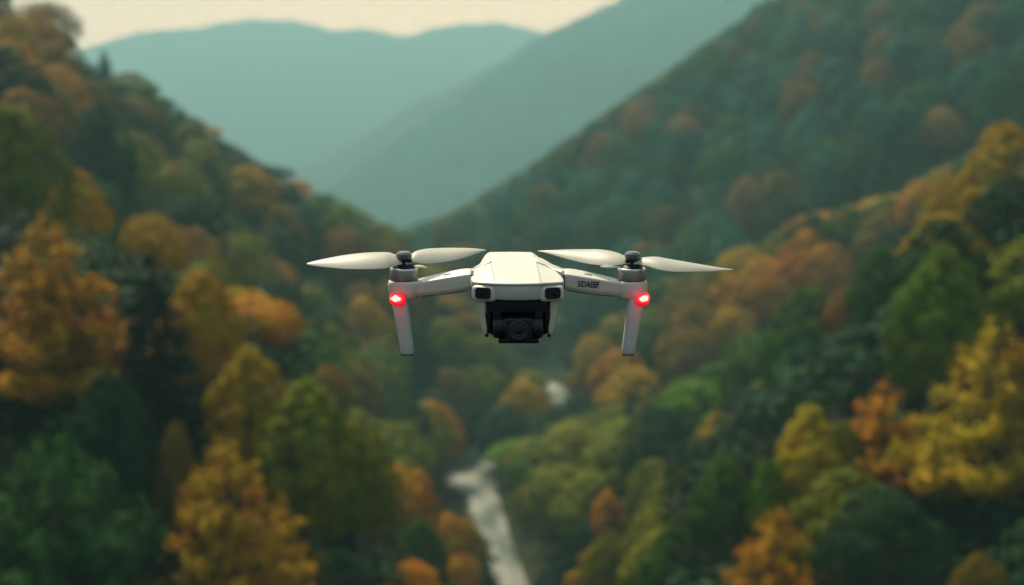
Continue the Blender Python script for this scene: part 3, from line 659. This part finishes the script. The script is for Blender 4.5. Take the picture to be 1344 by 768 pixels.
# front arms
for sx in (-1, 1):
    st = [(61.5, -15, 9, 4.0, 26.0, 29.5), (66, -15, 11, 3.4, 25.4, 30.4), (74, -15, 13, 2.2, 24.2, 29.4), (92, -14.5, 13, -.8, 21.2, 26.0), (112, -14, 12.5, -3.2, 17.8, 21.4), (127, -14, 12, -4.2, 15.0, 17.6), (134, -15, 12, -5, 13.4, 15.0)]
    rr_ = []
    for x_, y0, y1, zb, zf, zt in st:
        rr_.append([(sx * x_, y0 + 3.5, zb), (sx * x_, y0, zb + 5), (sx * x_, y0, zf - 1.5), (sx * x_, y0 + 1.5, zf), (sx * x_, y1 - 3, zt), (sx * x_, y1, zt - 3), (sx * x_, y1, zb + 4), (sx * x_, y1 - 4, zb)])
    bm = bmesh.new(); loft(bm, rr_); arm = bevelled(bm_obj('arm', bm, WHITE, drone, angle=40), 1.0, 3)
    bm = bmesh.new(); loft(bm, [[(sx * x_, -14.5, 4.6), (sx * x_, -14.5, 24.4), (sx * x_, 7, 27.5), (sx * x_, 7, 4.6)] for x_ in (58.5, 62)]); bm_obj('hinge', bm, SEAM, arm, angle=30)
    # small raised latch line on top of the arm
    v_, f_ = tube([Vector((sx * 88, -3, 24.6)), Vector((sx * 93, -3.5, 23.9)), Vector((sx * 98, -3, 22.7))], [.5, .6, .5], 6); mesh_obj('latch_mark', v_, f_, SEAM, arm, smooth=True)
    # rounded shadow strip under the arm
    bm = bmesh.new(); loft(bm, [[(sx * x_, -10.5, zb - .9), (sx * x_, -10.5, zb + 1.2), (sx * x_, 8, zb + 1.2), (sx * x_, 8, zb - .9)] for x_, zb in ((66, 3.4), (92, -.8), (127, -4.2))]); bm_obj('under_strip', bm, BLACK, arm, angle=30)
    if sx > 0:
        cu = bpy.data.curves.new('lettering', 'FONT'); cu.body = 'SIDAEEF'; cu.size = 11.6; cu.extrude = .25; cu.offset = .26; cu.space_character = 1.0; cu.align_x = 'CENTER'; cu.align_y = 'CENTER'
        tmp = bpy.data.objects.new('tmp_text', cu); COL.objects.link(tmp); bpy.context.view_layer.update()
        dg = bpy.context.evaluated_depsgraph_get(); tm = bpy.data.meshes.new_from_object(tmp.evaluated_get(dg)); bpy.data.objects.remove(tmp)
        tm.transform(Matrix.Translation((92.5, -14.9, 11.6)) @ Matrix.Rotation(R(3.5), 4, 'Y') @ Matrix.Rotation(R(90), 4, 'X') @ Matrix.Diagonal((.68, .95, 1, 1)))
        tm.materials.clear(); tm.materials.append(INK); tm.name = 'lettering'; link(bpy.data.objects.new('lettering', tm), arm)
# motor mounts, motors, propellers, lamps, legs
def smooth_poly(pts, n=26):
    pts = np.array(pts, float); xs = np.linspace(pts[0, 0], pts[-1, 0], n)
    return xs, np.interp(xs, pts[:, 0], pts[:, 1])
def blade(name, parent, tips, mat, cx):
    """tips: stations (u, v_top, v_bottom, y); a thin twisted aerofoil through them, in photo pixels round the drone"""
    bm = bmesh.new(); st = np.array(tips, float); n = 30; tt = np.linspace(0, len(st) - 1, n)
    # Catmull-Rom through stations
    def cr(col, t_):
        i = min(int(t_), len(st) - 2); f = t_ - i; p0, p1, p2, p3 = (st[max(i - 1, 0), col], st[i, col], st[i + 1, col], st[min(i + 2, len(st) - 1), col])
        return .5 * (2 * p1 + (p2 - p0) * f + (2 * p0 - 5 * p1 + 4 * p2 - p3) * f * f + (3 * p1 - p0 - 3 * p2 + p3) * f ** 3)
    rr_ = []
    for t_ in tt:
        u_, a_, b_, y_ = cr(0, t_), cr(1, t_), cr(2, t_), cr(3, t_)
        hgt = max(b_ - a_, .5); ch = hgt * .9; x_ = u_ - 679.5
        zt = (383 - a_) - .145 * (y_ + ch) ; zb = (383 - b_) - .145 * (y_ - ch)
        ring = []
        for k in range(10):
            an = 2 * math.pi * k / 10; s_ = .5 + .5 * math.cos(an); camber = math.sin(math.pi * s_) * hgt * .2
            th = math.sin(an) * (.45 + hgt * .035)
            ring.append((x_, (y_ - ch) + 2 * ch * s_ + th * .7 - camber * .3, zb + (zt - zb) * s_ - th * .7 + camber))
        rr_.append(ring)
    loft(bm, rr_); return bm_obj(name, bm, mat, parent, angle=50)
for sx in (-1, 1):
    X0 = sx * 150.0
    # mount: rounded housing at the arm's end
    rr_ = []
    for z_, r_ in ((-9.5, 12), (-8, 17), (-4, 20), (2, 21.2), (11, 21.4), (14.2, 20.8), (15.4, 19.4)):
        rr_.append([(X0 + r_ * (abs(math.cos(a_)) ** .8) * math.copysign(1, math.cos(a_)), r_ * (abs(math.sin(a_)) ** .8) * math.copysign(1, math.sin(a_)), z_ ) for a_ in [2 * math.pi * k / 40 for k in range(40)]])
    bm = bmesh.new(); loft(bm, rr_); bm_obj('motor_mount', bm, WHITE, drone, angle=40)
    mot = lathe('motor', (X0, 0, 0), [(17.6, 14.8), (17.6, 16.2), (18.6, 16.4), (18.8, 17.2), (18.8, 29.8), (18.2, 31.6), (17.0, 32.2), (15.6, 31.6), (15.2, 29.0)], METAL, drone)
    lathe('base_ring', (X0, 0, 0), [(17.9, 14.4), (18.1, 14.6), (18.1, 15.9), (17.9, 16.1)], BLACK, mot)
    lathe('rim', (X0, 0, 0), [(18.75, 29.6), (18.98, 29.9), (18.9, 31.0), (18.35, 31.9)], plain('bright_rim', (.6, .6, .56), .25, metal=.9), mot)
    lathe('winding', (X0, 0, 0), [(15, 29), (15, 33), (12.5, 35.4), (10, 36.2), (6, 36.4)], BLACK, mot)
    for k in range(6):
        a_ = k * math.pi / 3 + .4; bx = rbox('spoke', (0, 0, 0), (4.2, 1.3, .9), DARKM, mot, .5, 2, (0, 0, a_)); bx.location = (X0 + 9.5 * math.cos(a_), 9.5 * math.sin(a_), 36.0)
    lathe('shaft', (X0, 0, 0), [(3.2, 35.5), (3.0, 37.5), (1.7, 38), (1.5, 46)], DARKM, mot, seg=20)
    prop = link(bpy.data.objects.new('propeller', bpy.data.meshes.new('propeller')), drone)
    bpy.data.objects.remove(prop)
    hx = X0 if sx < 0 else X0 + 1.5
    tilt = (1.0, .85, 1)
    prop = lathe('propeller', (hx, 0, 0), [(2, 41.0), (6.8, 41.8), (9.8, 44.2), (10.9, 47.4), (10.4, 50.4), (8.0, 53.0), (4.0, 54.0), (.6, 54.2)], CAP, drone, seg=40)
    rbox('blade_clamp', (hx, -1, 41.5), (10, 6.5, 2.0), BLACK, prop, 1.4, 3)
    if sx < 0:
        blade('blade', prop, [(527, 338.5, 346, -4), (516, 332.5, 350, -8), (505, 330, 352.3, -12), (480, 330.8, 353.3, -17), (455, 333.6, 352.8, -20), (432, 338, 350.8, -22), (415, 342.2, 348.8, -24), (405, 345.3, 347, -25)], BLADE, 0)
        blade('blade', prop, [(533, 338, 344.5, 5), (542, 329, 343.5, 12), (556, 324.8, 345.3, 20), (577, 323.2, 343.6, 30), (600, 323.0, 339.2, 38), (618, 323.5, 333.4, 46), (630, 324.6, 328.6, 52), (637, 325.6, 326.6, 55)], BLADE, 0)
        blade('lower_blade', prop, [(540, 347.8, 350.4, -2), (548, 347.0, 350.9, -3), (555, 348.2, 351.4, -4), (560.5, 350.9, 351.9, -4)], BLADE, 0)
    else:
        blade('blade', prop, [(826, 337, 345, 6), (812, 330, 347, 12), (793, 325.6, 347.8, 20), (770, 325.0, 344.8, 30), (748, 325.2, 339.2, 38), (728, 325.8, 333.2, 46), (714, 326.5, 329.2, 52), (707, 327, 328, 55)], BLADE, 0)
        blade('blade', prop, [(833, 340, 345.5, -4), (846, 337, 348.4, -8), (862, 336.2, 353.6, -13), (880, 339.4, 356.4, -17), (904, 343.8, 356.5, -20), (928, 348.3, 356.2, -22), (947, 351.7, 355, -24), (960, 353.3, 354.3, -25)], BLADE, 0)
        blade('lower_blade', prop, [(812, 347.8, 350.8, -2), (802, 347.5, 351.4, -3), (794, 348, 351.2, -4), (788, 349, 350, -4)], BLADE, 0)
    # red status lamp: a red lens with a hot core behind it
    LX = X0 - 7.5 if sx < 0 else X0 + 13.5
    m_, t_, b_ = material('red_lens'); b_.inputs['Base Color'].default_value = (.5, .01, .02, 1); b_.inputs['Roughness'].default_value = .25
    tcn = node(t_, 'ShaderNodeTexCoord'); dst = node(t_, 'ShaderNodeVectorMath', operation='SUBTRACT'); dst.inputs[1].default_value = (LX + sx * 2.0, -26, -6.0)
    nz = node(t_, 'ShaderNodeTexNoise'); nz.inputs['Scale'].default_value = .22; nz.inputs['Detail'].default_value = 2
    scl = node(t_, 'ShaderNodeVectorMath', operation='MULTIPLY'); scl.inputs[1].default_value = (.060, .0, .095)
    ln_ = node(t_, 'ShaderNodeVectorMath', operation='LENGTH'); ad_ = node(t_, 'ShaderNodeMath', operation='MULTIPLY_ADD'); ad_.inputs[1].default_value = .45; 
    rp = node(t_, 'ShaderNodeValToRGB'); rp.color_ramp.elements[0].position = .50; rp.color_ramp.elements[0].color = (1, .62, .34, 1); rp.color_ramp.elements[1].position = 1.0; rp.color_ramp.elements[1].color = (.22, .0, .005, 1)
    e_ = rp.color_ramp.elements.new(.68); e_.color = (.9, .012, .03, 1)
    e_ = rp.color_ramp.elements.new(.60); e_.color = (1, .16, .07, 1)
    for p_, q_ in ((tcn.outputs['Object'], dst.inputs[0]), (tcn.outputs['Object'], nz.inputs['Vector']), (dst.outputs[0], scl.inputs[0]), (scl.outputs[0], ln_.inputs[0]), (nz.outputs[0], ad_.inputs[0]), (ln_.outputs['Value'], ad_.inputs[2]), (ad_.outputs[0], rp.inputs[0]), (rp.outputs[0], b_.inputs['Emission Color'])): t_.links.new(p_, q_)
    b_.inputs['Emission Strength'].default_value = 1.7
    wl, hl, yl = (11.8, 9.6, 17.6) if sx < 0 else (10.4, 9.2, 15.8)
    bm = bmesh.new(); bmesh.ops.create_uvsphere(bm, u_segments=32, v_segments=20, radius=1)
    for v_ in bm.verts:
        v_.co.x = math.copysign(abs(v_.co.x) ** .75, v_.co.x) * wl; v_.co.z = math.copysign(abs(v_.co.z) ** .75, v_.co.z) * hl; v_.co.y *= 5
        v_.co += v_.co.normalized() * .35 * math.sin(v_.co.x * 1.7 + v_.co.z * 1.3)
    bmesh.ops.rotate(bm, matrix=Matrix.Rotation(R(28 * -sx if sx < 0 else -28 * -sx), 3, 'Z') if False else Matrix.Rotation(R(sx * 26), 3, 'Z'), verts=bm.verts)
    bmesh.ops.translate(bm, vec=(LX, -yl, -6.8 if sx < 0 else -7.6), verts=bm.verts)
    lamp = bm_obj('status_lamp', bm, m_, drone, angle=None)
    ld = bpy.data.lights.new('lamp_light', 'POINT'); ld.energy = .005; ld.color = (1, .03, .05); ld.shadow_soft_size = .006
    lo = bpy.data.objects.new('lamp_light', ld); COL.objects.link(lo); lo.parent = lamp; lo.location = (LX + sx * 3, -yl - 24, -10)
    # landing leg
    rr_ = []
    for z_, cx_, hw, hd in ((-4, 155.5, 10.4, 9.5), (-14, 155, 10.8, 9.5), (-30, 153, 10.2, 9), (-55, 149.5, 9.4, 8), (-72, 147.2, 9.0, 7.4), (-79, 146.4, 8.8, 7.2), (-82, 146, 7.4, 6)):
        rr_.append([(sx * cx_ + hw * (abs(math.cos(a_)) ** .6) * math.copysign(1, math.cos(a_)), -8 + hd * (abs(math.sin(a_)) ** .6) * math.copysign(1, math.sin(a_)), z_) for a_ in [2 * math.pi * (k + .5) / 28 for k in range(28)]])
    bm = bmesh.new(); loft(bm, rr_); leg = bm_obj('landing_leg', bm, plain('leg_plastic', (.44, .46, .44), .5, noise=.12, nscale=500, bump=.25), drone, angle=45)
    rbox('foot_pad', (sx * 146, -8, -82.4), (7.6, 6, 1.0), BLACK, leg, .8, 2)
# gimbal bay: side guards, dark housing, camera
for sx in (-1, 1):
    rr_ = [[(sx * (xo - 10 + k * 0), y0, z_), (sx * xo, y0 + 3, z_), (sx * xo, y1, z_), (sx * (xo - 10), y1, z_)] for z_, xo, y0, y1 in ((0, 54, -44, 40), (-10, 52, -44, 38), (-26, 49.5, -42, 30), (-42, 47, -40, 18), (-50, 45, -39, 8), (-53, 43, -37, 2))]
    rr_ = [[(p[0] if i_ in (1, 2) else sx * (abs(r_[1][0]) - (10.5 if j < 2 else 7.5 if j < 4 else 5.0)), p[1], p[2]) for i_, p in enumerate(r_)] for j, r_ in enumerate(rr_)]
    bm = bmesh.new(); loft(bm, rr_); g_ = bevelled(bm_obj('side_guard', bm, plain('guard_plastic', (.52, .49, .40), .55, noise=.15, nscale=600), drone, angle=40), 1.3, 3)
    rbox('guard_tip', (sx * 40.5, -34, -51), (2.2, 4, 3.2), BLACK, g_, .9, 3)
bm = bmesh.new(); rr_ = []
for z_, hw, y0 in ((0, 40, -40), (-8, 40.5, -42), (-14, 40.5, -40), (-30, 40, -36), (-46, 38, -32), (-52, 35, -28)):
    rr_.append([(-hw, y0 + 4, z_), (-hw + 4, y0, z_), (hw - 4, y0, z_), (hw, y0 + 4, z_), (hw, 8, z_), (-hw, 8, z_)])
loft(bm, rr_); hous = bevelled(bm_obj('gimbal_housing', bm, BLACK, drone, angle=30), 1.2, 2)
rbox('top_rail', (0, -45, -12.5), (38.5, 5, 8.8), BLACK, hous, 2.4, 3)
for sx in (-1, 1): rbox('side_lining', (sx * 37, -38, -30), (2.6, 6, 18), BLACK, hous, 1.2, 2)
cam_o = lathe('camera', (0, -46, -39.5), [(12, -32), (14.2, -30.5), (14.6, -20), (13.6, -19.6), (13.6, -18.6), (14.8, -18.2), (14.8, 18.2), (13.6, 18.6), (13.6, 19.6), (14.6, 20), (14.2, 30.5), (12, 32)], plain('camera_plastic', (.006, .008, .013), .35, noise=.2, nscale=900, spec=.3), drone, 'X')
rbox('lens_block', (1, -58, -40.5), (17, 8, 15.8), plain('lens_block_plastic', (.005, .006, .010), .36, spec=.28), cam_o, 3.2, 4)
rbox('bottom_plate', (1, -50, -55.5), (26, 10, 3.0), BLACK, cam_o, 1.2, 2)
lathe('lens_ring', (1, -66, -40), [(12.4, -1.5), (12.4, 1.8), (11.4, 2.6), (10.4, 2.2), (9.6, .4)], plain('lens_ring_metal', (.04, .04, .05), .3, metal=.6), cam_o, 'Y')
lathe('lens_ring', (1, -66, -40), [(8.4, -1), (8.2, 1.0), (7.2, 1.6), (6.0, .6)], plain('inner_ring_metal', (.03, .03, .04), .3, metal=.6), cam_o, 'Y')
lathe('lens', (1, -66, -40), [(9.4, -.5), (8, .3), (5, 1.2), (2, 1.6), (.3, 1.7)], GLASS, cam_o, 'Y', 32)
for sx in (-1, 1):
    rbox('roll_arm', (sx * 27, -44, -26), (5, 7, 8), BLACK, cam_o, 1.6, 3)
    rbox('side_clip', (sx * 33, -36, -46), (3.4, 6, 4), BLACK, hous, 1, 2)
